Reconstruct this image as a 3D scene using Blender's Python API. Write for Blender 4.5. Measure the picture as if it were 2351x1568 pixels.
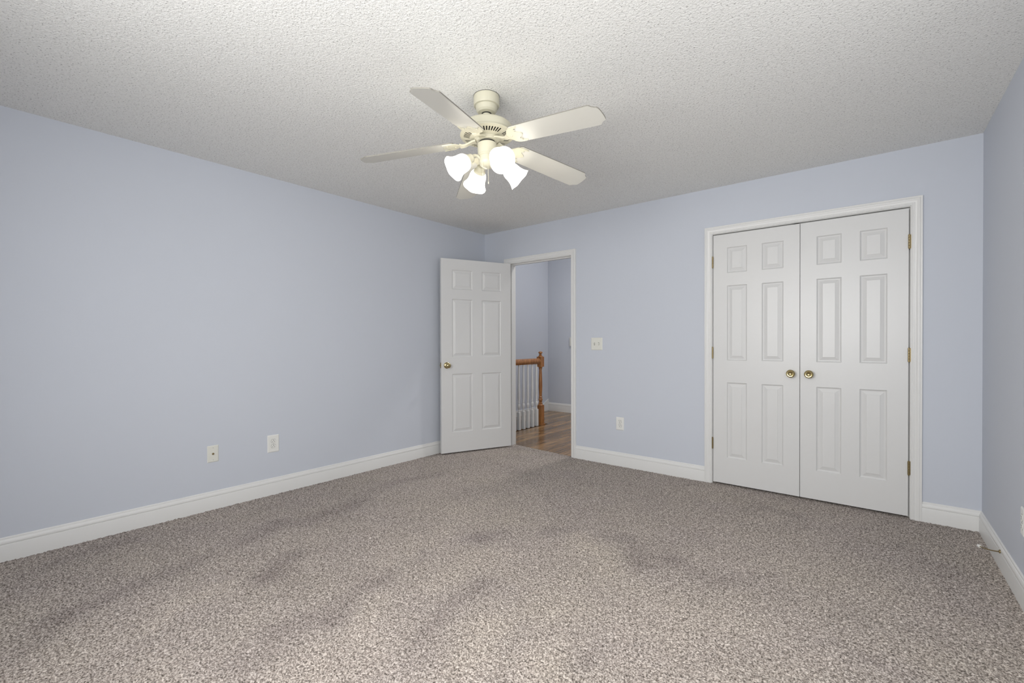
import bpy, bmesh, math, random
import numpy as np
from mathutils import Vector, Matrix

for o in list(bpy.data.objects):
    bpy.data.objects.remove(o, do_unlink=True)
S = bpy.context.scene
COL = S.collection
R = math.radians
random.seed(7)

# ------------------------------------------------------------------ camera
CX, CY, CZ, YAW, F, HY, W, RW, PITCH, ROLL = (3.66062, -3.984507, 1.16684, 0.684111, 1049.2525,
                                              793.557272, 4.124665, -0.016234, -0.00639, -0.002252)
fw = Vector((-math.sin(YAW), math.cos(YAW), 0)); rt = Vector((math.cos(YAW), math.sin(YAW), 0)); up = Vector((0, 0, 1))
F2 = fw * math.cos(PITCH) + up * math.sin(PITCH); U2 = up * math.cos(PITCH) - fw * math.sin(PITCH)
R3 = rt * math.cos(ROLL) + U2 * math.sin(ROLL); U3 = U2 * math.cos(ROLL) - rt * math.sin(ROLL)
cam = bpy.data.objects.new('camera', bpy.data.cameras.new('camera'))
COL.objects.link(cam)
m = Matrix((R3, U3, -F2)).transposed().to_4x4()
m.translation = Vector((CX, CY, CZ))
cam.matrix_world = m
cam.data.sensor_width = 36
cam.data.lens = F * 36 / 2351
cam.data.shift_y = (HY - 784) / 2351
cam.data.clip_start = 0.05
S.camera = cam

# ------------------------------------------------------------------ world, lights, exposure
S.view_settings.view_transform = 'Standard'
S.view_settings.look = 'None'
S.view_settings.gamma = 1
S.view_settings.use_curve_mapping = False
S.view_settings.exposure = 0.06
H = 2.44
YF = -4.46                      # wall behind the camera
WIN = [(1.95, 2.85), (2.97, 3.87)]
WZ = (0.95, 2.12)
SHADE_L = 4.2
world = bpy.data.worlds.new('sky'); S.world = world
world.use_nodes = True
bg = world.node_tree.nodes['Background']
bg.inputs[0].default_value = (0.86, 0.93, 1.0, 1)
bg.inputs[1].default_value = 0.15
def area(name, loc, rot, sx, sy, power, color=(1, 1, 1)):
    l = bpy.data.lights.new(name, 'AREA'); l.shape = 'RECTANGLE'; l.size = sx; l.size_y = sy
    l.energy = power; l.color = color
    o = bpy.data.objects.new(name, l); COL.objects.link(o); o.location = loc; o.rotation_euler = rot
    return o
for i, (a, b) in enumerate(WIN):   # added light in two unseen windows, placed to brighten the room
    area('window_daylight', ((a + b) / 2, YF - 0.06, sum(WZ) / 2), (R(80), 0, 0), b - a - .1, WZ[1] - WZ[0] - .1, 36, (1.0, 0.995, 0.975))
RWIN = (-3.35, -2.05)          # y range of an added right-wall window, placed out of view for brightness
area('window_daylight', (W - RW * 2.7 + 0.07, sum(RWIN) / 2, sum(WZ) / 2), (R(80), 0, R(90)), RWIN[1] - RWIN[0] - .1, WZ[1] - WZ[0] - .1, 11, (1.0, 0.995, 0.975))

# ------------------------------------------------------------------ materials
class NT:
    def __init__(s, name):
        s.m = bpy.data.materials.new(name); s.m.use_nodes = True
        s.t = s.m.node_tree; s.n = s.t.nodes; s.b = s.n['Principled BSDF']
    def new(s, typ, **kw):
        n = s.n.new(typ)
        for k, v in kw.items():
            if k.startswith('_'): setattr(n, k[1:], v)
            else: n.inputs[k].default_value = v
        return n
    def link(s, a, b): s.t.links.new(a, b)
    def coords(s, kind='Object'):
        return s.n.new('ShaderNodeTexCoord').outputs[kind]
    def noise(s, scale, detail=2, rough=.5, vec=None):
        n = s.n.new('ShaderNodeTexNoise'); n.inputs['Scale'].default_value = scale
        n.inputs['Detail'].default_value = detail; n.inputs['Roughness'].default_value = rough
        s.link(vec or s.coords(), n.inputs['Vector']); return n.outputs['Fac']
    def ramp(s, fac, stops):
        n = s.n.new('ShaderNodeValToRGB'); e = n.color_ramp.elements
        while len(e) < len(stops): e.new(.5)
        for i, (p, c) in enumerate(stops):
            e[i].position = p; e[i].color = (*c, 1) if len(c) == 3 else c
        s.link(fac, n.inputs[0]); return n.outputs[0]
    def math(s, op, a, b=None):
        n = s.n.new('ShaderNodeMath'); n.operation = op
        for i, v in enumerate((a, b)):
            if v is None: continue
            if isinstance(v, (int, float)): n.inputs[i].default_value = v
            else: s.link(v, n.inputs[i])
        return n.outputs[0]
    def mix(s, fac, a, b, mode='MIX'):
        n = s.n.new('ShaderNodeMix'); n.data_type = 'RGBA'; n.blend_type = mode
        for sock, v in ((n.inputs[0], fac), (n.inputs[6], a), (n.inputs[7], b)):
            if isinstance(v, (int, float)): sock.default_value = v
            elif isinstance(v, tuple): sock.default_value = (*v, 1)
            else: s.link(v, sock)
        return n.outputs[2]
    def bump(s, h, strength, dist):
        n = s.n.new('ShaderNodeBump'); n.inputs['Strength'].default_value = strength
        n.inputs['Distance'].default_value = dist
        s.link(h, n.inputs['Height']); s.link(n.outputs[0], s.b.inputs['Normal'])

def plain(name, col, rough=.5, metal=0, spec=.5, bump=None, coat=0):
    t = NT(name)
    t.b.inputs['Base Color'].default_value = (*col, 1)
    t.b.inputs['Roughness'].default_value = rough
    t.b.inputs['Metallic'].default_value = metal
    t.b.inputs['Specular IOR Level'].default_value = spec
    if coat: t.b.inputs['Coat Weight'].default_value = coat; t.b.inputs['Coat Roughness'].default_value = .12
    if bump:
        t.bump(t.noise(bump[0], 3), bump[1], bump[2])
    return t.m

def wall_mat(name, col):
    t = NT(name)
    n = t.noise(1.3, 3)
    c = t.mix(n, tuple(v * .985 for v in col), tuple(min(1, v * 1.015) for v in col))
    t.link(c, t.b.inputs['Base Color'])
    t.b.inputs['Roughness'].default_value = .62
    t.b.inputs['Specular IOR Level'].default_value = .3
    t.bump(t.noise(260, 3), .10, .001)
    return t.m
M_WALL = wall_mat('periwinkle_wall_paint', (.60, .632, .700))
M_WHITE = plain('gloss_white_trim', (.77, .77, .76), .32, spec=.45)
def door_mat():
    t = NT('moulded_door_white'); v = t.coords()
    mp = t.new('ShaderNodeMapping'); mp.inputs['Scale'].default_value = (220, 220, 9); t.link(v, mp.inputs[0])
    t.b.inputs['Base Color'].default_value = (.715, .715, .71, 1)
    t.b.inputs['Roughness'].default_value = .34
    t.bump(t.noise(1, 4, .6, mp.outputs[0]), .12, .0006)
    return t.m
M_DOOR = door_mat()
M_CREAM = plain('cream_enamel', (.60, .575, .455), .35, spec=.4)
M_BLADE = plain('cream_white_blade', (.66, .65, .60), .38, spec=.4)
M_BEDGE = plain('blade_edge_band', (.24, .23, .20), .6)  # darker grey-beige on the side faces of the blades
M_DARK = plain('dark_gap', (.02, .02, .02), .8)
M_SLOT = plain('dark_slot_plastic', (.03, .03, .028), .6)  # near-black for slots; also stands in for shade in the fan's gaps
M_PLATE = plain('white_plate_plastic', (.82, .82, .79), .3)
M_IVORY = plain('ivory_plate_plastic', (.76, .76, .70), .3)
M_BRASS = plain('polished_brass', (.50, .41, .21), .2, metal=1)
M_ABRASS = plain('aged_brass', (.33, .26, .14), .38, metal=1, bump=(300, .3, .0005))
M_STEEL = plain('steel', (.5, .5, .5), .35, metal=1)
M_PLASTERB = plain('plain_wall_outside', (.5, .5, .5), .9)

def ceiling_mat():
    t = NT('stippled_ceiling'); v = t.coords()
    n1 = t.noise(95, 3, .6, v); n2 = t.noise(200, 2, .5, v)
    vor = t.new('ShaderNodeTexVoronoi'); vor.inputs['Scale'].default_value = 62; t.link(v, vor.inputs['Vector'])
    pits = t.ramp(t.noise(125, 1, .4, v), [(.0, (0, 0, 0)), (.30, (0, 0, 0)), (.36, (1, 1, 1)), (1, (1, 1, 1))])
    c = t.mix(pits, (.55, .54, .53), (.92, .917, .895))  # shade of the small pits put into the colour
    c = t.mix(t.ramp(n1, [(.3, (.88, .88, .88)), (.7, (1, 1, 1))]), (0, 0, 0), c, 'MIX')
    t.link(c, t.b.inputs['Base Color'])
    t.b.inputs['Roughness'].default_value = .9; t.b.inputs['Specular IOR Level'].default_value = .1
    h = t.math('ADD', t.math('MULTIPLY', n1, 1.0), t.math('MULTIPLY', n2, .5))
    t.bump(h, .8, .005)
    return t.m
M_CEIL = ceiling_mat()

def carpet_mat():
    t = NT('cut_pile_carpet'); v = t.coords()
    f1 = t.noise(150, 2, .65, v); f2 = t.noise(70, 2, .6, v)
    f = t.math('ADD', t.math('MULTIPLY', f1, .68), t.math('MULTIPLY', f2, .32))
    c = t.ramp(f, [(.35, (.10, .084, .072)), (.46, (.315, .272, .246)), (.53, (.54, .478, .437)), (.65, (.86, .79, .74))])
    at = t.new('ShaderNodeAttribute'); at.attribute_name = 'pile_lay'
    warm = t.mix(t.noise(2.2, 3, .5, v), (1.0, .985, 1.02), (1.0, 1.0, .955))
    c = t.mix(1.0, c, warm, 'MULTIPLY')
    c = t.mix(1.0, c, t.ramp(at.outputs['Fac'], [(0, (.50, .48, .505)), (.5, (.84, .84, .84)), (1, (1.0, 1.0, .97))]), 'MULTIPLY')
    t.link(c, t.b.inputs['Base Color'])
    t.b.inputs['Roughness'].default_value = 1; t.b.inputs['Specular IOR Level'].default_value = .02
    t.b.inputs['Sheen Weight'].default_value = .08
    t.bump(f, .9, .006)
    return t.m
M_CARPET = carpet_mat()

def wood_floor_mat():
    t = NT('oiled_oak_floorboards'); v = t.coords()
    mp = t.new('ShaderNodeMapping'); mp.inputs['Rotation'].default_value = (0, 0, R(90)); t.link(v, mp.inputs[0])
    br = t.new('ShaderNodeTexBrick'); t.link(mp.outputs[0], br.inputs['Vector'])
    br.inputs['Scale'].default_value = 1; br.inputs['Brick Width'].default_value = .9; br.inputs['Row Height'].default_value = .083
    br.inputs['Mortar Size'].default_value = .0012; br.inputs['Color1'].default_value = (.40, .245, .115, 1)
    br.inputs['Color2'].default_value = (.19, .118, .060, 1); br.inputs['Mortar'].default_value = (.03, .016, .008, 1)
    m2 = t.new('ShaderNodeMapping'); m2.inputs['Scale'].default_value = (34, 2.2, 10); t.link(v, m2.inputs[0])
    g = t.noise(1.4, 5, .65, m2.outputs[0])
    c = t.mix(1.0, br.outputs['Color'], t.ramp(g, [(.3, (.42, .42, .45)), (.6, (1.15, 1.12, 1.1))]), 'MULTIPLY')
    t.link(c, t.b.inputs['Base Color'])
    t.b.inputs['Roughness'].default_value = .2
    t.bump(br.outputs['Fac'], -.2, .001)
    return t.m
M_WOODF = wood_floor_mat()
def wood_mat(name, a, b, rough=.28):
    t = NT(name); v = t.coords()
    m2 = t.new('ShaderNodeMapping'); m2.inputs['Scale'].default_value = (60, 60, 5); t.link(v, m2.inputs[0])
    c = t.ramp(t.noise(1, 4, .6, m2.outputs[0]), [(.3, a), (.7, b)])
    t.link(c, t.b.inputs['Base Color']); t.b.inputs['Roughness'].default_value = rough
    t.b.inputs['Coat Weight'].default_value = .4
    return t.m
M_OAK = wood_mat('stained_oak', (.19, .065, .016), (.50, .22, .065))
def emis(name, col, strength, base=(.9, .88, .84)):
    t = NT(name)
    t.b.inputs['Base Color'].default_value = (*base, 1); t.b.inputs['Roughness'].default_value = .3
    t.b.inputs['Emission Color'].default_value = (*col, 1); t.b.inputs['Emission Strength'].default_value = strength
    return t.m
M_SHADE = emis('lit_frosted_glass', (1.0, .95, .84), SHADE_L)
M_BULB = emis('lit_bulb', (1.0, .93, .80), 42)

# ------------------------------------------------------------------ mesh building
class MB:
    def __init__(s): s.v = []; s.f = []
    def add(s, vs, fs):
        k = len(s.v); s.v += [tuple(p) for p in vs]; s.f += [tuple(i + k for i in f) for f in fs]; return s
    def box(s, a, b, mat=None):
        (x0, y0, z0), (x1, y1, z1) = a, b
        vs = [Vector(p) for p in ((x0,y0,z0),(x1,y0,z0),(x1,y1,z0),(x0,y1,z0),(x0,y0,z1),(x1,y0,z1),(x1,y1,z1),(x0,y1,z1))]
        if mat: vs = [mat @ p for p in vs]
        return s.add(vs, [(0,3,2,1),(4,5,6,7),(0,1,5,4),(1,2,6,5),(2,3,7,6),(3,0,4,7)])
    def lathe(s, prof, n=32, mat=None, cap=True):
        """prof: list of (r, z) from one end to the other"""
        vs = []; fs = []
        for (r, z) in prof:
            for i in range(n):
                a = 2 * math.pi * i / n; vs.append(Vector((r * math.cos(a), r * math.sin(a), z)))
        for j in range(len(prof) - 1):
            for i in range(n):
                fs.append((j*n+i, j*n+(i+1) % n, (j+1)*n+(i+1) % n, (j+1)*n+i))
        if cap:
            fs.append(tuple(range(n))[::-1]); fs.append(tuple((len(prof)-1)*n+i for i in range(n)))
        if mat: vs = [mat @ p for p in vs]
        return s.add(vs, fs)
    def tube(s, pts, r, n=10, cap=True):
        pts = [Vector(p) for p in pts]; vs = []; fs = []
        rr = r if isinstance(r, (list, tuple)) else [r] * len(pts)
        ref = Vector((0, 0, 1))
        for k, p in enumerate(pts):
            d = (pts[min(k+1, len(pts)-1)] - pts[max(k-1, 0)]).normalized()
            if abs(d.dot(ref)) > .98: ref = Vector((1, 0, 0))
            u = d.cross(ref).normalized(); w = u.cross(d)
            ref = w
            for i in range(n):
                a = 2*math.pi*i/n; vs.append(p + (u*math.cos(a) + w*math.sin(a)) * rr[k])
        for j in range(len(pts)-1):
            for i in range(n): fs.append((j*n+i, j*n+(i+1) % n, (j+1)*n+(i+1) % n, (j+1)*n+i))
        if cap: fs.append(tuple(range(n))[::-1]); fs.append(tuple((len(pts)-1)*n+i for i in range(n)))
        return s.add(vs, fs)
    def prism(s, outline, z0, z1, mat=None):
        n = len(outline)
        vs = [Vector((x, y, z0)) for x, y in outline] + [Vector((x, y, z1)) for x, y in outline]
        if mat: vs = [mat @ p for p in vs]
        return s.add(vs, [tuple(range(n))[::-1], tuple(range(n, 2*n))] + [(i, (i+1) % n, n+(i+1) % n, n+i) for i in range(n)])
    def extrude(s, prof, A, B, nrm):
        """prof (out, z) swept from A to B on the floor, out along nrm"""
        A = Vector(A); B = Vector(B); nrm = Vector(nrm).normalized(); n = len(prof)
        vs = [P + nrm * o + Vector((0, 0, z)) for P in (A, B) for o, z in prof]
        return s.add(vs, [(i, (i+1) % n, n+(i+1) % n, n+i) for i in range(n)] + [tuple(range(n))[::-1], tuple(range(n, 2*n))])
    def build(s, name, material, parent=None, smooth=None, bevel=None, mats=None):
        me = bpy.data.meshes.new(name); me.from_pydata(s.v, [], s.f); me.validate()
        bm = bmesh.new(); bm.from_mesh(me); bmesh.ops.recalc_face_normals(bm, faces=bm.faces)
        if bevel:
            es = [e for e in bm.edges if len(e.link_faces) == 2 and e.calc_face_angle(0) > R(40)]
            bmesh.ops.bevel(bm, geom=es, offset=bevel, segments=2, profile=.6, affect='EDGES')
        bm.to_mesh(me); bm.free()
        if smooth is not None:
            me.polygons.foreach_set('use_smooth', [True] * len(me.polygons))
            me.set_sharp_from_angle(angle=R(smooth))
        me.materials.append(material)
        o = bpy.data.objects.new(name, me); COL.objects.link(o)
        if parent: o.parent = parent
        return o

def empty(name, loc, rot=(0, 0, 0)):
    o = bpy.data.objects.new(name, None); COL.objects.link(o); o.location = loc; o.rotation_euler = rot
    o.empty_display_size = .05
    return o
def tag(o, label=None, cat=None, group=None, kind=None):
    for k, v in (('label', label), ('category', cat), ('group', group), ('kind', kind)):
        if v: o[k] = v
    return o
def struct(mb, name, mat, label=None, cat=None, **kw):
    o = mb.build(name, mat, **kw); return tag(o, label, cat, kind='structure')
def dup(o, parent=None):
    c = o.copy(); COL.objects.link(c); c.parent = parent
    for ch in list(o.children): dup(ch, c)
    return c

# ------------------------------------------------------------------ room shell
ENT = (0.3665, 1.1875, 2.052)          # entry opening: jamb inner faces and head height
CLO = (2.556, 3.790, 2.055)            # closet opening
JT = .018; T = .12
def right_x(y): return W + RW * y      # right wall is about one degree off square
def wall_openings(mb, x0, x1, z0, z1, y0, y1, ops):
    xs = x0
    for a, b, zt, zb in ops:
        mb.box((xs, y0, z0), (a, y1, z1))
        mb.box((a, y0, zt), (b, y1, z1))
        if zb > z0: mb.box((a, y0, z0), (b, y1, zb))
        xs = b
    mb.box((xs, y0, z0), (x1, y1, z1))
    return mb
struct(wall_openings(MB(), -.12, 4.5, -.02, H, 0, T, [(ENT[0]-JT, ENT[1]+JT, ENT[2]+JT, -.02), (CLO[0]-JT, CLO[1]+JT, CLO[2]+JT, -.02)]),
       'wall_back', M_WALL, 'periwinkle blue wall with the open doorway and the double closet doors', 'wall')
struct(MB().box((-T, YF-T, -.02), (0, 0, H)), 'wall_left', M_WALL, 'long plain periwinkle blue wall on the left', 'wall')
rw = wall_openings(MB(), 0, -YF+.15, -.02, H, 0, T, [(-RWIN[1], -RWIN[0], WZ[1], WZ[0])])
dR = Vector((-RW, -1, 0)).normalized(); oR = Vector((1, -RW, 0)).normalized()
MR = Matrix((dR, oR, Vector((0, 0, 1)))).transposed().to_4x4(); MR.translation = Vector((W, 0, 0))
rw.v = [tuple(MR @ Vector(p)) for p in rw.v]
struct(rw, 'wall_right', M_WALL, 'periwinkle blue wall at the right edge of the photo', 'wall')
fwm = wall_openings(MB(), -T, 4.5, -.02, H, YF-T, YF, [(a, b, WZ[1], WZ[0]) for a, b in WIN])
struct(fwm, 'wall_front', M_WALL, 'periwinkle blue wall behind the camera with two windows', 'wall')
for k, (a, b) in enumerate(WIN):
    w = MB()
    for q0, q1 in (((a, WZ[0]), (a+.05, WZ[1])), ((b-.05, WZ[0]), (b, WZ[1])), ((a, WZ[0]), (b, WZ[0]+.05)), ((a, WZ[1]-.05), (b, WZ[1])),
                   ((a, (WZ[0]+WZ[1])/2-.02), (b, (WZ[0]+WZ[1])/2+.02))):
        w.box((q0[0], YF-.11, q0[1]), (q1[0], YF-.07, q1[1]))
    struct(w, 'window_%d' % (k+1), M_WHITE, 'white sash window behind the camera, %s of the two' % ('left' if k == 0 else 'right'), 'window')
struct(MB().box((-T, YF-T, H), (4.5, T, H+.1)), 'ceiling', M_CEIL, 'stippled off-white ceiling', 'ceiling')

w = MB(); a, b = -RWIN[1], -RWIN[0]
for q0, q1 in (((a, WZ[0]), (a+.05, WZ[1])), ((b-.05, WZ[0]), (b, WZ[1])), ((a, WZ[0]), (b, WZ[0]+.05)), ((a, WZ[1]-.05), (b, WZ[1])), ((a, (WZ[0]+WZ[1])/2-.02), (b, (WZ[0]+WZ[1])/2+.02))):
    w.box((q0[0], .075, q0[1]), (q1[0], .11, q1[1]), MR)
struct(w, 'window_3', M_WHITE, 'white sash window in the right wall beyond the right edge of the photo', 'window')

# carpet: a dense relief grid so that tufts catch the light
def carpet():
    st = .006
    xs = np.arange(-.01, right_x(YF)+.02, st); ys = np.arange(YF-.01, .004, st)
    X, Y = np.meshgrid(xs, ys); rng = np.random.default_rng(3)
    n = X.shape
    Z = rng.normal(0, .0021, n) ; Z = np.clip(Z, -.004, .004)
    Xj = X + rng.uniform(-.0022, .0022, n); Yj = Y + rng.uniform(-.0022, .0022, n)
    # vacuum swaths: where the pile leans away the carpet reads darker
    lay = np.full(n, .62)
    def low(scale, amp, seed):
        g = np.random.default_rng(seed); gx = int(5/scale)+3; G = g.uniform(-1, 1, (gx, gx))
        u = (X+.1)/scale; v = (Y-YF+.1)/scale; i = np.floor(u).astype(int); j = np.floor(v).astype(int)
        fu = u-i; fv = v-j; fu = fu*fu*(3-2*fu); fv = fv*fv*(3-2*fv)
        return amp*((G[i,j]*(1-fu)+G[i+1,j]*fu)*(1-fv)+(G[i,j+1]*(1-fu)+G[i+1,j+1]*fu)*fv)
    wob = low(.2, .035, 11)
    lay += low(.55, .13, 1) + low(.2, .08, 2)+ low(.08, .05, 4)
    SW = [((2.49,-1.47),(2.66,-1.68),0.110,-0.30),
          ((2.81,-1.52),(3.02,-1.64),0.083,-0.30),
          ((1.15,-2.77),(1.27,-3.00),0.077,-0.30),
          ((0.67,-2.08),(0.74,-2.54),0.090,-0.25),
          ((0.61,-2.65),(0.72,-2.90),0.081,-0.25),
          ((2.51,-2.51),(2.56,-2.65),0.052,-0.25),
          ((2.80,-2.42),(2.82,-2.58),0.060,-0.25),
          ((1.66,-2.36),(1.86,-3.00),0.070,-0.30),
          ((1.79,-3.06),(1.88,-3.34),0.075,-0.25),
          ((2.12,-2.39),(2.26,-2.85),0.084,-0.30),
          ((2.39,-2.78),(2.34,-3.03),0.059,-0.25),
          ((1.87,-1.85),(1.82,-1.97),0.089,-0.40),
          ((2.05,-1.70),(2.12,-1.56),0.071,-0.25),
          ((1.34,-1.53),(1.70,-2.45),0.121,0.20),
          ((1.98,-2.10),(1.98,-2.51),0.101,0.25),
          ((2.23,-1.60),(2.56,-1.88),0.090,0.30),
          ((2.78,-1.91),(3.02,-2.14),0.114,0.10),
          ((2.40,-2.57),(2.47,-2.81),0.076,0.25),
          ((2.61,-2.64),(2.81,-2.65),0.071,0.20),
          ((1.84,-2.76),(1.96,-2.96),0.071,0.25),
          ((0.79,-3.18),(0.95,-3.62),0.094,-0.30),
          ((0.19,-3.32),(0.24,-3.69),0.073,-0.25),
          ((1.20,-3.19),(1.30,-3.49),0.072,0.25),
          ((0.97,-3.73),(1.10,-3.86),0.078,-0.25),
          ((2.97,-0.39),(3.19,-0.43),0.090,-0.30),
          ((3.10,-1.55),(3.31,-1.58),0.093,-0.20),
          ((3.49,-1.86),(3.69,-1.88),0.072,-0.15),
          ((0.58,-1.29),(0.49,-1.68),0.084,-0.20),
          ((1.74,-3.18),(1.80,-3.41),0.074,-0.15),
          ((3.91,-0.73),(3.97,-1.18),0.093,-0.15)]
    for (p, q, wd, s) in SW:
        p = np.array(p); q = np.array(q); d = q-p; L2 = d@d
        t = np.clip(((X-p[0])*d[0]+(Y-p[1])*d[1])/L2, 0, 1)
        dist = np.hypot(X-p[0]-t*d[0]+wob, Y-p[1]-t*d[1]+wob)
        lay += 1.0*s*np.exp(-(dist/wd)**2)
    edge = np.minimum(X, -Y); lay += -.18*np.exp(-(edge/.10)**2)     # carpet darker along the left and back walls
    V = np.stack([Xj, Yj, Z], -1).reshape(-1, 3); nx = len(xs); ny = len(ys)
    idx = np.arange(nx*ny).reshape(ny, nx)
    Fq = np.stack([idx[:-1,:-1], idx[:-1,1:], idx[1:,1:], idx[1:,:-1]], -1).reshape(-1, 4)
    me = bpy.data.meshes.new('floor')
    me.vertices.add(len(V)); me.vertices.foreach_set('co', V.ravel().astype('f'))
    me.loops.add(Fq.size); me.loops.foreach_set('vertex_index', Fq.ravel().astype('i'))
    me.polygons.add(len(Fq)); me.polygons.foreach_set('loop_start', np.arange(0, Fq.size, 4).astype('i'))
    me.polygons.foreach_set('loop_total', np.full(len(Fq), 4, 'i'))
    me.polygons.foreach_set('use_smooth', np.ones(len(Fq), bool))
    me.update(calc_edges=True)
    at = me.attributes.new('pile_lay', 'FLOAT', 'POINT'); at.data.foreach_set('value', np.clip(lay, 0, 1).ravel().astype('f'))
    me.materials.append(M_CARPET)
    o = bpy.data.objects.new('floor', me); COL.objects.link(o)
    tag(o, 'taupe cut-pile carpet with vacuum marks', 'carpet', kind='structure')
    # the strips of carpet that run into the doorway and under the closet doors
    def strip(x0, x1, ya, yb, seed):
        g = np.random.default_rng(seed); nx = int((x1-x0)/.006)+1; ny = int(max(ya, yb)/.006)+2
        mb = MB(); vs = []
        for j in range(ny):
            for i in range(nx):
                u = i/(nx-1); y = (ya+(yb-ya)*u)*j/(ny-1)
                z = g.normal(0, .0018) if j < ny-1 else -.006
                vs.append((x0+(x1-x0)*u, y+ (g.uniform(-.003, .003) if j else -.004), z))
        mb.add(vs, [(j*nx+i, j*nx+i+1, (j+1)*nx+i+1, (j+1)*nx+i) for j in range(ny-1) for i in range(nx-1)])
        s = mb.build('carpet_strip', M_CARPET, parent=o, smooth=180)
        a = s.data.attributes.new('pile_lay', 'FLOAT', 'POINT'); a.data.foreach_set('value', np.full(len(s.data.vertices), .55, 'f'))
        return s
    strip(ENT[0], ENT[1], .098, .022, 5)
    strip(CLO[0], CLO[1], .13, .13, 6)
    return o
floor = carpet()
struct(MB().box((-T, YF-T, -.06), (4.5, .01, -.02)), 'floor_slab', M_PLASTERB)

BB = [(0, 0), (.0145, 0), (.0145, .090), (.0135, .0935), (.0108, .0945), (.0108, .0965), (.0135, .0985), (.0145, .103),
      (.0125, .1135), (.0085, .1205), (.0070, .1215), (.0070, .1235), (.0060, .1290), (.0035, .1325), (0, .1330)]
def base(name, A, B, n, label, prof=BB):
    mb = MB().extrude(prof, A, B, n); return struct(mb, name, M_WHITE, label, 'baseboard', smooth=25)
CO = .0565                             # casing width
rv = .004
base('baseboard_left', (0, YF, -.004), (0, 0, -.004), (1, 0, 0), 'white moulded baseboard along the long left wall')
bk = MB()
for a, b in ((0, ENT[0]-rv-CO), (ENT[1]+rv+CO, CLO[0]-rv-CO), (CLO[1]+rv+CO, W)):
    bk.extrude(BB, (a, 0, -.004), (b, 0, -.004), (0, -1, 0))
struct(bk, 'baseboard_back', M_WHITE, 'white moulded baseboard in runs between the doorway, closet and corner', 'baseboard', smooth=25)
nR = (-1, RW, 0)
base('baseboard_right', (W, 0, -.004), (right_x(YF), YF, -.004), nR, 'white moulded baseboard along the right wall')
base('baseboard_front', (right_x(YF), YF, -.004), (0, YF, -.004), (0, 1, 0), 'white moulded baseboard behind the camera')

# casings
CAS = [(0, 0), (0, .0075), (.0018, .0095), (.0055, .0095), (.0075, .0080), (.0095, .0080), (.0120, .0105), (.0165, .0110), (.0185, .0095),
       (.0205, .0095), (.0260, .0105), (.0330, .0145), (.0390, .0165), (.0435, .0160), (.0455, .0135), (.0475, .0135), (.0500, .0155), (.0550, .0160), (.0565, .0150), (.0565, 0)]
def casing(x0, x1, zt, name, label, ysign=-1, yw=0.0):
    mb = MB(); n = len(CAS); vs = []
    for k in range(4):
        for u, v in CAS:
            X = (x0-u, x0-u, x1+u, x1+u)[k]; Z = (-.004, zt+u, zt+u, -.004)[k]
            vs.append((X, yw + ysign*v, Z))
    fs = [(k*n+i, k*n+(i+1) % n, (k+1)*n+(i+1) % n, (k+1)*n+i) for k in range(3) for i in range(n)]
    fs += [tuple(range(n))[::-1], tuple(range(3*n, 4*n))]
    mb.add(vs, fs)
    return struct(mb, name, M_WHITE, label, 'door frame', smooth=25)
def jamb(op, stop_y, parent, name='jamb'):
    x0, x1, zt = op; mb = MB()
    mb.box((x0-JT, 0.0005, -.01), (x0, T, zt)); mb.box((x1, 0.0005, -.01), (x1+JT, T, zt)); mb.box((x0-JT, 0.0005, zt), (x1+JT, T, zt+JT))
    j = mb.build(name, M_WHITE, parent)
    st = MB(); w = .032
    st.box((x0, stop_y, -.005), (x0+.010, stop_y+w, zt-.010)); st.box((x1-.010, stop_y, -.005), (x1, stop_y+w, zt-.010))
    st.box((x0, stop_y, zt-.010), (x1, stop_y+w, zt))
    st.build('door_stop_moulding', M_WHITE, parent, bevel=.001)
c1 = casing(ENT[0]-rv, ENT[1]+rv, ENT[2]+rv, 'trim_1', 'white moulded casing around the open bedroom doorway')
jamb(ENT, .040, c1)
casing(ENT[0]-rv, ENT[1]+rv, ENT[2]+rv, 'trim_2', 'white moulded casing on the hallway side of the doorway', 1, T)
c2 = casing(CLO[0]-rv, CLO[1]+rv, CLO[2]+rv, 'trim_3', 'wide white fluted casing around the double closet doors')
jamb(CLO, .042, c2)

# ------------------------------------------------------------------ six-panel doors
def six_panel(w, xp, zp, z0, z1, t=.035):
    """leaf in local x 0..w, y 0..t, panels raised on both faces"""
    mb = MB()
    prof = [(0, 0), (.0048, .0070), (.0100, .0100), (.0135, .0102), (.0366, .0030), (.0376, .0010)]
    xs = [0] + [v for p in xp for v in p] + [w]; zs = [z0] + [v for p in zp for v in p] + [z1]
    for side in (0, 1):
        Y = (lambda d: d) if side == 0 else (lambda d: t-d)
        for i in range(len(xs)-1):
            for j in range(len(zs)-1):
                a, b, c, d = xs[i], xs[i+1], zs[j], zs[j+1]
                if i % 2 == 1 and j % 2 == 1:
                    vs = []; 
                    for o_, dp in prof:
                        vs += [(a+o_, Y(dp), c+o_), (b-o_, Y(dp), c+o_), (b-o_, Y(dp), d-o_), (a+o_, Y(dp), d-o_)]
                    fs = [(k*4+q, k*4+(q+1) % 4, k*4+4+(q+1) % 4, k*4+4+q) for k in range(len(prof)-1) for q in range(4)]
                    k = (len(prof)-1)*4; fs.append((k, k+1, k+2, k+3))
                    mb.add(vs, fs)
                else:
                    mb.add([(a, Y(0), c), (b, Y(0), c), (b, Y(0), d), (a, Y(0), d)], [(0, 1, 2, 3)])
    mb.add([(0,0,z0),(w,0,z0),(w,t,z0),(0,t,z0),(0,0,z1),(w,0,z1),(w,t,z1),(0,t,z1)], [(0,1,2,3),(4,5,6,7),(0,3,7,4),(1,2,6,5)])
    return mb
ZP = [(.226, .840), (1.020, 1.627), (1.729, 1.936)]
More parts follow.
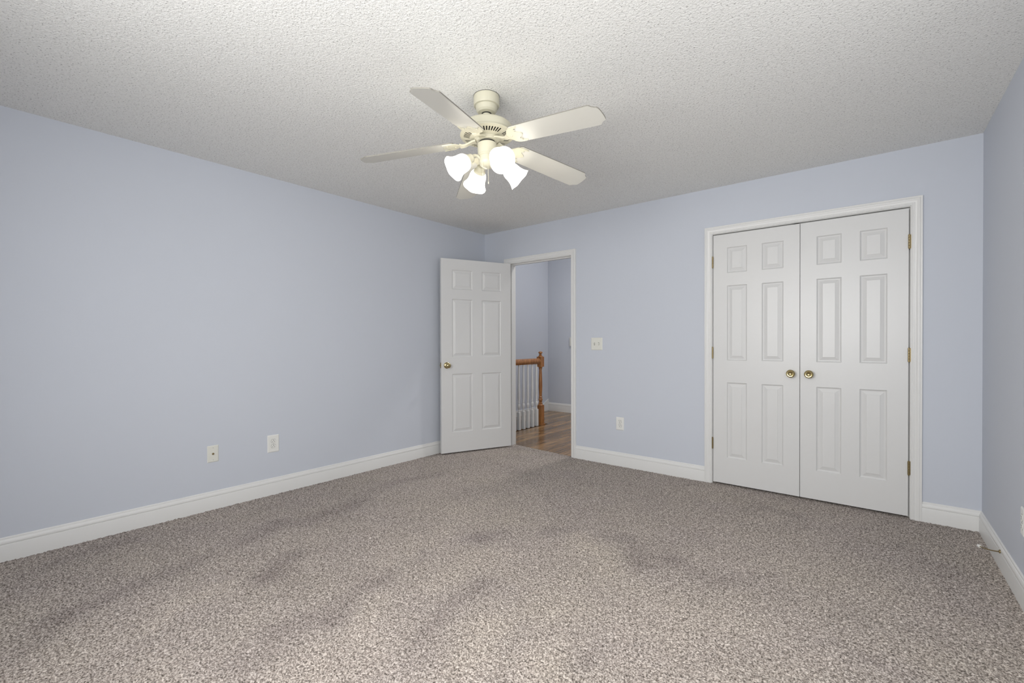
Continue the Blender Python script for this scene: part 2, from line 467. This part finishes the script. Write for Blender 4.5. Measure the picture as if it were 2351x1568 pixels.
def weld(o):
    bm = bmesh.new(); bm.from_mesh(o.data); bmesh.ops.remove_doubles(bm, verts=bm.verts, dist=1e-5)
    bmesh.ops.recalc_face_normals(bm, faces=bm.faces); bm.to_mesh(o.data); bm.free(); return o

def knob_mb(mat, r=.030, dish=True):
    mb = MB()
    if dish:   # oval-looking closet knob: rosette, neck, dished round knob
        prof = [(.0, 0), (.018, 0), (.018, .003), (.010, .006), (.0085, .012), (.010, .024), (.021, .033), (.0285, .042), (.0295, .047),
                (.027, .052), (.0215, .0550), (.0170, .0545), (.0120, .0500), (.0060, .0475), (.0, .047)]
    else:
        prof = [(.0, 0), (.033, 0), (.033, .004), (.028, .009), (.014, .013), (.011, .020), (.013, .030), (.022, .036), (.0265, .045),
                (.0270, .052), (.024, .060), (.017, .0655), (.010, .067), (.0085, .0650), (.0, .065)]
    mb.lathe([(max(p[0], .0003), p[1]) for p in prof], 40, mat)
    return mb
TOW_Y = Matrix.Rotation(R(90), 4, 'X')      # +z -> -y
def hinge_mb(h=.09, r=.0060):
    mb = MB(); k = h/5
    for i in range(5): mb.lathe([(r*.8, i*k), (r, i*k+.001), (r, (i+1)*k-.001), (r*.8, (i+1)*k-.0002)], 14)
    mb.lathe([(.002, -.004), (r*.7, -.003), (r*.7, -.0005)], 12); mb.lathe([(r*.7, h), (r*.7, h+.002), (.002, h+.004)], 12)
    return mb

# closet double doors
def closet_leaf(name, x0, w, xp, hinge_left, label):
    root = empty(name, (x0, 0, 0)); tag(root, label, 'closet door', kind='structure')
    leaf = weld(six_panel(w, xp, ZP, .016, 2.0460).build('door_leaf', M_DOOR, root))
    kx = w-.052 if hinge_left else .059
    kb = knob_mb(TOW_Y).build('door_knob', M_BRASS, root, smooth=35); kb['label'] = 'dished polished brass knob'
    kb.location = (kx, 0, .932)
    for z in (.290, 1.036, 1.781):
        hg = hinge_mb().build('hinge', M_ABRASS, root, smooth=40); hg['label'] = 'aged brass hinge barrel'
        hg.location = ((-.0025 if hinge_left else w+.0025), -.0075, z)
        pl = MB().box((-.001, -.0005, 0), (.011, .0015, .09)) if not hinge_left else MB().box((-.006, -.0005, 0), (.001, .0015, .09))
        p = pl.build('hinge_leaf', M_ABRASS, hg); p.location = (0, .0065, 0)  # thin brass-coloured plate beside the barrel
    return root
lw = .6095
door_2 = closet_leaf('door_1', 2.5610, lw, [(.106, .253), (.358, .504)], True, 'left leaf of the white six-panel closet doors')
door_3 = closet_leaf('door_2', 3.1740, .6080, [(.101, .249), (.352, .500)], False, 'right leaf of the white six-panel closet doors')
# ball catch in the head above the meeting stiles
MB().box((3.128, .004, 2.0475), (3.162, .030, 2.0530)).build('ball_catch', M_SLOT, door_2).location = (-2.561, 0, 0)

# entry door, swung open into the room
ANG = R(-113)
e = empty('door_3', (.3850, -.0120, 0), (0, 0, ANG)); tag(e, 'white six-panel bedroom door standing open', 'door', kind='structure')
lf = weld(six_panel(.813, [(.120, .352), (.460, .693)], ZP, .016, 2.0475).build('door_leaf', M_DOOR, e)); lf.location = (.004, .004, 0)
# hall-side face looks at the camera: it is local +y
k1 = knob_mb(Matrix.Rotation(R(-90), 4, 'X'), dish=False).build('door_knob', M_BRASS, e, smooth=35); k1.location = (.757, .039, .932)
k2 = knob_mb(TOW_Y, dish=False).build('door_knob', M_BRASS, e, smooth=35); k2.location = (.757, .004, .932)
lp = MB().box((.8165, .010, .905), (.8185, .033, .962)).build('latch_plate', M_ABRASS, e, bevel=.0006)
MB().box((.818, .016, .926), (.826, .026, .940)).build('latch_bolt', M_ABRASS, lp, bevel=.001)
for z in (.26, 1.02, 1.78):
    hg = hinge_mb(.089, .0065).build('hinge', M_WHITE, e, smooth=40); hg.location = (-.004, -.004, z); hg['label'] = 'hinge painted over in white'
    MB().box((.0005, .0, 0), (.0035, .034, .089)).build('hinge_leaf', M_WHITE, hg).location = (.002, .004, 0)

# closet interior (dark, behind the closed doors)
cl = MB(); cx0, cx1 = 2.45, 4.0
cl.box((cx0-.1, T, -.02), (cx0, .8, H)); cl.box((cx1, T, -.02), (cx1+.1, .8, H)); cl.box((cx0-.1, .8, -.02), (cx1+.1, .9, H)); cl.box((cx0-.1, T, H), (cx1+.1, .9, H+.1))
struct(cl, 'wall_closet', M_PLASTERB); struct(MB().box((cx0, .0101, -.03), (cx1, .8, -.005)), 'floor_closet', M_PLASTERB)

# ------------------------------------------------------------------ hallway beyond the doorway
HX0, HX1, HY1 = -.86, 2.35, 2.545
SY = 1.46                       # stairwell edge
HH = 3.4
struct(MB().box((HX0-T, -1.6, -2.6), (HX0, HY1+T, HH)), 'wall_hall_left', M_WALL, 'blue stairwell wall beyond the railing', 'wall')
struct(MB().box((HX0, HY1, -.3), (HX1+T, HY1+T, HH)), 'wall_hall_back', M_WALL, 'blue hallway wall seen through the doorway', 'wall')
struct(MB().box((HX1, T, -.3), (HX1+T, HY1, HH)), 'wall_hall_right', M_WALL, 'blue hallway end wall', 'wall')
struct(MB().box((HX0-T, -1.7, HH), (HX1+T, HY1+T, HH+.1)), 'ceiling_hall', M_CEIL, 'hallway ceiling', 'ceiling')
struct(MB().box((-T, -1.6, H+.1), (0, T, HH)).box((0, 0, H+.1), (HX1+T, T, HH)), 'wall_hall_front', M_WALL, 'upper wall of the hallway', 'wall')
struct(MB().box((HX0, -1.7, -2.6), (-T, -1.6, HH)), 'wall_stairwell', M_WALL, 'blue stairwell end wall', 'wall')
hf = MB().box((-.10, T-.12, -.25), (HX1, HY1, -.006)).box((HX0, SY, -.25), (-.10, HY1, -.006))
struct(hf, 'floor_hall', M_WOODF, 'glossy stained oak boards in the hallway', 'floor')
struct(MB().box((-.10, .0, -2.6), (-.098, SY, -.25)).box((HX0, SY-.002, -2.6), (-.098, SY, -.25)), 'wall_stairwell_inner', M_WALL, 'blue wall below the landing', 'wall')
stp = MB()
for i in range(9):
    stp.box((HX0, SY-.26*(i+1)-.002, -.19*(i+1)-.06), (-.101, SY-.26*i, -.19*(i+1)))
struct(stp, 'trim_stairs', M_WOODF, 'oak stair treads going down', 'stairs')
HB = [(o, z*.143/.133) for o, z in BB]
hb = MB().extrude(HB, (HX0, HY1, -.006), (HX1, HY1, -.006), (0, -1, 0))
struct(hb, 'baseboard_hall_back', M_WHITE, 'white baseboard on the hallway wall beyond the newel post', 'baseboard', smooth=25)
sk = MB(); sk.add([(HX0, HY1, -.006), (HX0, HY1, .195), (HX0, 2.32, .085), (HX0, SY, .085), (HX0, SY-.1, .085), (HX0, -.9, -1.6), (HX0, -.9, -1.9), (HX0, SY-.1, -.25), (HX0, SY, -.006)] +
               [(HX0+.016, y, z) for y, z in ((HY1, -.006), (HY1, .195), (2.32, .085), (SY, .085), (SY-.1, .085), (-.9, -1.6), (-.9, -1.9), (SY-.1, -.25), (SY, -.006))],
               [tuple(range(9)), tuple(range(9, 18))[::-1]] + [(i, (i+1) % 9, 9+(i+1) % 9, 9+i) for i in range(9)])
struct(sk, 'trim_skirt', M_WHITE, 'white stair skirt board rising to a point at the hallway corner', 'skirt board')

# railing
RX = -.150; NY = 1.330
rail = empty('stair_railing', (RX, NY, -.006)); tag(rail, 'stained oak handrail and newel post with white balusters in the hallway beyond the open doorway', 'stair railing')
nw = MB(); hw = .038
nw.box((-hw, -hw, 0), (hw, hw, .275)); nw.box((-hw-.012, -hw-.012, 0), (hw+.012, hw+.012, .018)); 
nw.prism([(-hw, -hw), (hw, -hw), (hw, hw), (-hw, hw)], .275, .283)
prof = [(.036, .275), (.034, .292), (.026, .300), (.030, .308), (.030, .314), (.021, .322), (.026, .345), (.030, .362), (.026, .378), (.020, .386), (.027, .392), (.027, .398), (.021, .405),
        (.024, .47), (.027, .54), (.0255, .64), (.022, .74), (.0195, .79), (.026, .797), (.026, .803), (.021, .810), (.030, .822), (.036, .836)]
nw.lathe(prof, 24)
nw.box((-hw, -hw, .830), (hw, hw, .972))
nw.lathe([(.037, .972), (.034, .980), (.022, .986), (.018, .992), (.024, .998), (.024, 1.002), (.013, 1.008), (.014, 1.013), (.026, 1.019), (.031, 1.028), (.029, 1.038), (.020, 1.046), (.010, 1.0485), (.001, 1.049)], 24)
nwo = nw.build('newel_post', M_OAK, rail, smooth=40)
hr = MB(); hp = [(-.020, 0), (.020, 0), (.024, .014), (.033, .024), (.034, .040), (.030, .054), (.026, .062), (.019, .074), (0, .080), (-.019, .074), (-.026, .062), (-.030, .054), (-.034, .040), (-.033, .024), (-.024, .014)]
L = NY-T; n = len(hp)
hr.add([(x, y, z+.872) for y in (-hw+.002, -L) for x, z in hp], [(i, (i+1) % n, n+(i+1) % n, n+i) for i in range(n)] + [tuple(range(n))[::-1], tuple(range(n, 2*n))])
hr.build('handrail', M_OAK, rail, smooth=45)
bp = [(.0001, .0), (.016, .215), ]
bal = MB(); bw = .0205
bal.box((-bw, -bw, 0), (bw, bw, .235))
bal.lathe([(.0160, .235), (.0160, .243), (.0105, .250), (.0140, .257), (.0140, .262), (.0100, .268), (.0155, .285), (.0195, .315), (.0190, .335), (.0115, .352), (.0145, .358), (.0145, .363), (.0105, .370),
           (.0190, .43), (.0180, .55), (.0145, .72), (.0120, .880)], 14)
b0_ = bal.build('baluster', M_WHITE, rail, smooth=40); b0_.location = (0, -.098, 0); b0_['label'] = 'white turned baluster'
for i in range(1, 11):
    c = b0_.copy(); COL.objects.link(c); c.parent = rail; c.location = (0, -.098-.100*i, 0)

# added ceiling lamp, unseen, put in to light the hallway
hl = empty('hall_ceiling_light', (1.25, 1.35, HH)); tag(hl, 'round flush ceiling light in the hallway, hidden from view by the wall', 'ceiling light')
MB().lathe([(.15, -.001), (.15, -.02), (.14, -.028)], 40).build('base_ring', M_WHITE, hl, smooth=40)
MB().lathe([(.138, -.028), (.13, -.055), (.10, -.078), (.05, -.090), (.001, -.093)], 40).build('glass_dome', emis('lit_hall_glass', (1, .97, .93), 160.0), hl, smooth=60)

# hall wall plate, cut off by the casing
hp_ = MB().box((-.06, -.022, -.072), (.06, 0, .072)).build('thermostat', M_IVORY, bevel=.003)
hp_.location = (-.349, HY1, 1.180); tag(hp_, 'small white wall-mounted box on the hallway wall, half hidden by the door casing', 'wall control')

# ------------------------------------------------------------------ outlets and switches (local: x right, -y out of the wall, z up)
def plate(mb, w, h, t=.0055):
    b = .005
    mb.add([(-w/2, 0, -h/2), (w/2, 0, -h/2), (w/2, 0, h/2), (-w/2, 0, h/2), (-w/2, -.002, -h/2), (w/2, -.002, -h/2), (w/2, -.002, h/2), (-w/2, -.002, h/2),
            (-w/2+b, -t, -h/2+b), (w/2-b, -t, -h/2+b), (w/2-b, -t, h/2-b), (-w/2+b, -t, h/2-b)],
           [(0,1,5,4),(1,2,6,5),(2,3,7,6),(3,0,4,7),(4,5,9,8),(5,6,10,9),(6,7,11,10),(7,4,8,11),(8,9,10,11),(0,3,2,1)])
    return mb
def disc(mb, cx, cz, r, y0, y1, n=16, squash=1):
    mb.prism([(cx+r*math.cos(2*math.pi*i/n), cz+r*squash*math.sin(2*math.pi*i/n)) for i in range(n)], 0, 1, None)
    return mb
def outlet(loc, rz, w, h, label, flip=False):
    r = empty('electrical_outlet', loc, (0, 0, rz)); tag(r, label, 'outlet', 'duplex outlets in the bedroom')
    plate(MB(), w, h).build('cover_plate', M_PLATE, r, bevel=None)
    for s in (-1, 1):
        cz = s*.0195
        out = []
        for i in range(28):
            a = 2*math.pi*i/28; x = .0172*math.cos(a); z = max(-.0135, min(.0135, .0172*math.sin(a))); out.append((x, z))
        so = MB().add([(x, -.0076, cz+z) for x, z in out] + [(x, -.003, cz+z) for x, z in out],
                      [tuple(range(28))] + [(i, (i+1) % 28, 28+(i+1) % 28, 28+i) for i in range(28)]).build('socket_face', M_PLATE, r)
        # dark seam around the receptacle
        MB().add([(x*1.07, -.0057, cz+z*1.08) for x, z in out], [tuple(range(28))]).build('socket_seam', M_SLOT, so)
        sl = MB(); g = -1 if flip else 1
        sl.box((-.0075, -.0079, cz+.000*g), (-.0052, -.0074, cz+.0085*g)); sl.box((.0052, -.0079, cz+.000*g), (.0078, -.0074, cz+.0075*g))
        sl.lathe([(.0001, 0), (.0029, 0), (.0029, .0005), (.0001, .0005)], 12, Matrix.Translation((0, -.0074, cz-.0062*g)) @ TOW_Y)
        sl.build('slots', M_SLOT, so)
    MB().lathe([(.0026, 0), (.0026, .001), (.001, .0016)], 12, Matrix.Translation((0, -.0055, 0)) @ TOW_Y).build('screw', M_STEEL, r)
    return r
outlet((0, -2.4190, .3930), R(90), .086, .132, 'white duplex outlet on the left wall, right of the cable plate', True)
outlet((1.7255, 0, .4010), 0, .078, .121, 'white duplex outlet on the blue wall between the open doorway and the closet')
outlet((right_x(-.985), -.985, .3660), R(-90)+RW, .072, .124, 'white duplex outlet cut off by the right edge of the photo')

cp = empty('cable_wall_plate', (0, -2.8280, .3910), (0, 0, R(90))); tag(cp, 'ivory cable jack plate with a single connector, low on the left wall', 'wall plate')
plate(MB(), .070, .116).build('cover_plate', M_IVORY, cp)
MB().lathe([(.0078, 0), (.0078, .002), (.0050, .0021), (.0046, .009), (.0015, .0092)], 6, Matrix.Translation((0, -.0052, 0)) @ TOW_Y).build('coaxial_connector', M_ABRASS, cp)
for z in (-.042, .042):
    MB().lathe([(.0026, 0), (.0026, .001), (.001, .0016)], 12, Matrix.Translation((0, -.0053, z)) @ TOW_Y).build('screw', M_STEEL, cp)

sw = empty('light_switch', (1.4810, 0, 1.1540), (0, 0, 0)); tag(sw, 'ivory double toggle light switch between the open doorway and the closet', 'light switch')
plate(MB(), .122, .121).build('cover_plate', M_IVORY, sw)
for x, d in ((-.023, 1), (.023, -1)):
    MB().box((x-.0052, -.0058, -.0125), (x+.0052, -.0052, .0125)).build('toggle_slot', M_SLOT, sw)
    tg = MB().add([(x-.0042, -.005, -.010*1), (x+.0042, -.005, -.010), (x+.0042, -.005, .010), (x-.0042, -.005, .010),
                   (x-.0036, -.018, d*.009-.003), (x+.0036, -.018, d*.009-.003), (x+.0036, -.018, d*.009+.003), (x-.0036, -.018, d*.009+.003)],
                  [(0,3,2,1),(4,5,6,7),(0,1,5,4),(1,2,6,5),(2,3,7,6),(3,0,4,7)]).build('toggle', M_IVORY, sw)
    for z in (-.030, .030):
        MB().lathe([(.0026, 0), (.0026, .001), (.001, .0016)], 12, Matrix.Translation((x, -.0053, z)) @ TOW_Y).build('screw', M_PLATE, sw)

# spring door stop on the right baseboard, bent sideways
ds = empty('door_stop', (right_x(-.61)-.0145, -.61, .096)); tag(ds, 'thin brass door stop with a white tip on the right-hand baseboard', 'door stop')
p0 = Vector((0, 0, 0)); p1 = Vector((-.060, .115, -.030))
pts = []
for i in range(9):
    t = i/8; pts.append((p1.x*t*1.0, p1.y*t*t*.6+p1.y*t*.4, p1.z*t))
MB().tube(pts, .0030, 10).build('rod', M_ABRASS, ds, smooth=50)
MB().lathe([(.009, 0), (.009, .004), (.005, .006)], 16, Matrix.Rotation(R(-90), 4, 'Y')).build('mounting_cup', M_ABRASS, ds, smooth=40)
d = (Vector(pts[-1])-Vector(pts[-2])).normalized()
MB().lathe([(.006, -.004), (.008, 0), (.008, .014), (.006, .017)], 16, Matrix.Translation(pts[-1]) @ d.to_track_quat('Z', 'Y').to_matrix().to_4x4()).build('rubber_tip', M_PLATE, ds, smooth=40)

# ------------------------------------------------------------------ ceiling fan
FX, FY = 2.061, -2.227
fan = empty('ceiling_fan', (FX, FY, H)); tag(fan, 'cream five-blade ceiling fan with four lit frosted bell shades', 'ceiling fan')
def Z(z): return z-H
MB().lathe([(.0665, Z(2.4400)), (.0665, Z(2.4385)), (.0665, Z(2.392)), (.0650, Z(2.389)), (.0560, Z(2.387)), (.0545, Z(2.376)), (.0520, Z(2.364)), (.0440, Z(2.3555)), (.030, Z(2.352)), (.001, Z(2.351))], 48).build('canopy', M_CREAM, fan, smooth=30)
MB().lathe([(.0675, Z(2.4400)), (.0675, Z(2.4382))], 48).build('canopy_gasket', M_SLOT, fan)  # dark ring added for the shade line between canopy and ceiling
MB().lathe([(.0255, Z(2.3530)), (.0255, Z(2.3495)), (.021, Z(2.3485))], 32).build('canopy_opening', M_SLOT, fan, smooth=30)
MB().lathe([(.020, Z(2.353)), (.021, Z(2.345)), (.017, Z(2.338)), (.0115, Z(2.334)), (.0115, Z(2.325)), (.0115, Z(2.300)), (.022, Z(2.300))], 32).build('downrod', M_CREAM, fan, smooth=30)
MB().lathe([(.001, Z(2.314)), (.030, Z(2.314)), (.036, Z(2.309)), (.080, Z(2.303)), (.112, Z(2.293)), (.122, Z(2.2870)), (.126, Z(2.2830)), (.128, Z(2.2785)), (.1320, Z(2.2765)), (.1330, Z(2.270)), (.1325, Z(2.247)), (.130, Z(2.2435)), (.134, Z(2.2415)), (.1385, Z(2.2375)), (.1385, Z(2.2335)), (.134, Z(2.2320))], 64, cap=False).build('motor_housing', M_CREAM, fan, smooth=30)
vr = MB(); NA = 200; dirs = [.95+72*k for k in range(5)]
def zc(r): return 2.2190 + (r-.070)/(.134-.070)*(2.2320-2.2190)
rs = [.066, .090, .120, .134]
vs = []
for r_ in rs:
    for i in range(NA): a = 2*math.pi*i/NA; vs.append((r_*math.cos(a), r_*math.sin(a), Z(zc(r_))))
fs = []
for j in range(3):
    for i in range(NA):
        a = (i-i % 4)*1.8+1.8; off = min(abs((a-d_+180) % 360-180) for d_ in dirs)
        if j == 1 and off > 8 and i % 4 < 2: continue
        fs.append((j*NA+i, j*NA+(i+1) % NA, (j+1)*NA+(i+1) % NA, (j+1)*NA+i))
vr.add(vs, fs)
vro = vr.build('vent_ring', M_CREAM, fan, smooth=30)
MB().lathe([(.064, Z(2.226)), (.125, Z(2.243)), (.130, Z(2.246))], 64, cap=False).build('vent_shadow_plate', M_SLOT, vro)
MB().lathe([(.066, Z(2.222)), (.0655, Z(2.214)), (.060, Z(2.212)), (.052, Z(2.205)), (.040, Z(2.204)), (.040, Z(2.196))], 48, cap=False).build('rotor_hub', M_CREAM, fan, smooth=35)
MB().lathe([(.041, Z(2.206)), (.041, Z(2.192))], 32).build('hub_gap', M_SLOT, fan)
MB().lathe([(.001, Z(2.196)), (.044, Z(2.196)), (.0495, Z(2.192)), (.0495, Z(2.140)), (.0495, Z(2.136)), (.0470, Z(2.134)), (.0470, Z(2.128)), (.0440, Z(2.126)), (.0440, Z(2.100)),
            (.043, Z(2.095)), (.037, Z(2.082)), (.024, Z(2.072)), (.008, Z(2.069)), (.001, Z(2.0685))], 48).build('switch_housing', M_CREAM, fan, smooth=30)
# blades
BZ = 2.2092; DROOP = R(7.16)
half = [(.172, .046), (.178, .056), (.190, .0615), (.30, .0640), (.45, .0665), (.618, .0682), (.625, .0660), (.634, .0545), (.644, .0475), (.652, .0450), (.6565, .0400), (.6590, .030), (.6605, .012)]
bo = half + [(x, -y) for x, y in half[::-1]]
irh = [(.128, .011), (.140, .016), (.152, .030), (.163, .045), (.178, .054), (.200, .0575), (.222, .0570), (.229, .0545), (.224, .0505), (.212, .0470), (.202, .0400), (.198, .0310), (.200, .0240), (.208, .0180), (.219, .0120), (.226, .0060), (.229, .0)]
io = irh + [(x, -y) for x, y in irh[::-1][1:]]
for k in range(5):
    A = R(dirs[k])
    base_m = Matrix.Rotation(A, 4, 'Z')
    tilt = Matrix.Translation((0, 0, Z(BZ))) @ Matrix.Rotation(DROOP, 4, 'Y') @ Matrix.Rotation(R(-11.8), 4, 'X')
    b = MB().prism(bo, 0, .0055, base_m @ tilt).build('blade', M_BLADE, fan)
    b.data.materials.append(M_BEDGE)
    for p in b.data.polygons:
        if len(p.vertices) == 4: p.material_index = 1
    ir = MB().prism(io, -.0045, -.0002, base_m @ tilt)
    # curved arm of the blade iron
    P = [(.140, 0, Z(2.1885)), (.125, 0, Z(2.1870)), (.110, 0, Z(2.1900)), (.092, 0, Z(2.1985)), (.074, 0, Z(2.2060)), (.058, 0, Z(2.2080))]
    ws = [.020, .014, .011, .011, .013, .018]
    vs = []
    for (x, y, z), w_ in zip(P, ws):
        vs += [(x, -w_, z-.004), (x, w_, z-.004), (x+.003, w_, z+.004), (x+.003, -w_, z+.004)]
    n4 = len(P)
    ir.add([base_m @ Vector(v) for v in vs], [(j*4+q, j*4+(q+1) % 4, j*4+4+(q+1) % 4, j*4+4+q) for j in range(n4-1) for q in range(4)] + [(0, 1, 2, 3), (n4*4-4, n4*4-3, n4*4-2, n4*4-1)])
    iro = ir.build('blade_bracket', M_CREAM, fan, smooth=35, bevel=None)
    for sx, sy in ((.165, .0), (.205, .036), (.205, -.036)):
        MB().lathe([(.0045, -.0045), (.0045, -.0060), (.002, -.0072)], 12, base_m @ tilt @ Matrix.Translation((sx, sy, 0))).build('screw', M_CREAM, iro)
# light kit
TAU = R(36); SC = (.105, 2.098)      # socket centre radius, height
for ang in (-25, 65, 155, 245):
    Rz = Matrix.Rotation(R(ang), 4, 'Z')
    axis = Vector((math.cos(TAU), 0, -math.sin(TAU)))
    q = axis.to_track_quat('Z', 'Y').to_matrix().to_4x4()
    o0 = Vector((.092, 0, Z(2.104)))
    mt = Rz @ Matrix.Translation(o0) @ q
    arm = MB().tube([Rz @ Vector(p) for p in ((.040, 0, Z(2.112)), (.055, 0, Z(2.122)), (.070, 0, Z(2.122)), (.083, 0, Z(2.114)), (.092, 0, Z(2.105)))], .0085, 12)
    arm.lathe([(.010, -.012), (.020, -.008), (.0225, -.002), (.0225, .014), (.030, .018), (.0325, .026), (.0325, .034), (.030, .034)], 28, mt)
    armo = arm.build('lamp_arm', M_CREAM, fan, smooth=35)
    # tulip bell shade: closed double wall, flared scalloped lip
    pr = [(.029, .024), (.034, .028), (.0405, .036), (.0440, .046), (.0455, .056), (.0460, .066), (.0470, .076), (.0495, .088), (.0540, .100), (.0595, .110), (.0640, .117)]
    inn = [(r-.003, z) for r, z in pr[::-1]]
    n = 40; vs = []; allp = pr+inn
    for j, (r_, z_) in enumerate(allp):
        for i in range(n):
            a = 2*math.pi*i/n; wv = max(0, (z_-.095)/.022)
            rr = r_; zz = z_+.0015*wv*math.cos(6*a)
            vs.append(mt @ Vector((rr*math.cos(a), rr*math.sin(a), zz)))
    fs = [(j*n+i, j*n+(i+1) % n, (j+1)*n+(i+1) % n, (j+1)*n+i) for j in range(len(allp)-1) for i in range(n)]
    sh = MB().add(vs, fs).build('lamp_shade', M_SHADE, fan, smooth=60); sh['label'] = 'glowing frosted white glass bell'
    MB().lathe([(.012, .020), (.014, .035), (.022, .055), (.027, .072), (.025, .086), (.015, .096), (.001, .099)], 20, mt).build('light_bulb', M_BULB, sh, smooth=60)
# pull chains
r3 = rt; f3 = fw
for (dx, dd, z0, z1, nm) in ((.004, -.020, 2.072, 1.992, 'pull_chain'), (-.022, -.034, 2.085, 2.030, 'pull_chain')):
    p = r3*dx + f3*dd
    mb = MB(); nb = int((z0-z1)/.0034)
    mb.tube([(p.x, p.y, Z(z0)), (p.x, p.y, Z(z1))], .0007, 6)
    for i in range(nb): mb.lathe([(.0003, -.0013), (.0012, -.0006), (.0012, .0006), (.0003, .0013)], 6, Matrix.Translation((p.x, p.y, Z(z0-.0034*i))))
    mb.lathe([(.0005, 0), (.0022, -.002), (.0028, -.008), (.0020, -.013), (.0004, -.0145)], 10, Matrix.Translation((p.x, p.y, Z(z1))))
    mb.build(nm, M_STEEL if nm == 'x' else M_CREAM, fan, smooth=50)

# the whole fan hangs about a degree and a half out of plumb from its ball joint
n_ = Vector((-.029, .0087, 1)).normalized()
hang = Matrix.Translation((0, 0, -.090)) @ Vector((0, 0, 1)).rotation_difference(n_).to_matrix().to_4x4() @ Matrix.Translation((0, 0, .090))
for ch in fan.children:
    if not ch.name.startswith('canopy'): ch.matrix_local = hang
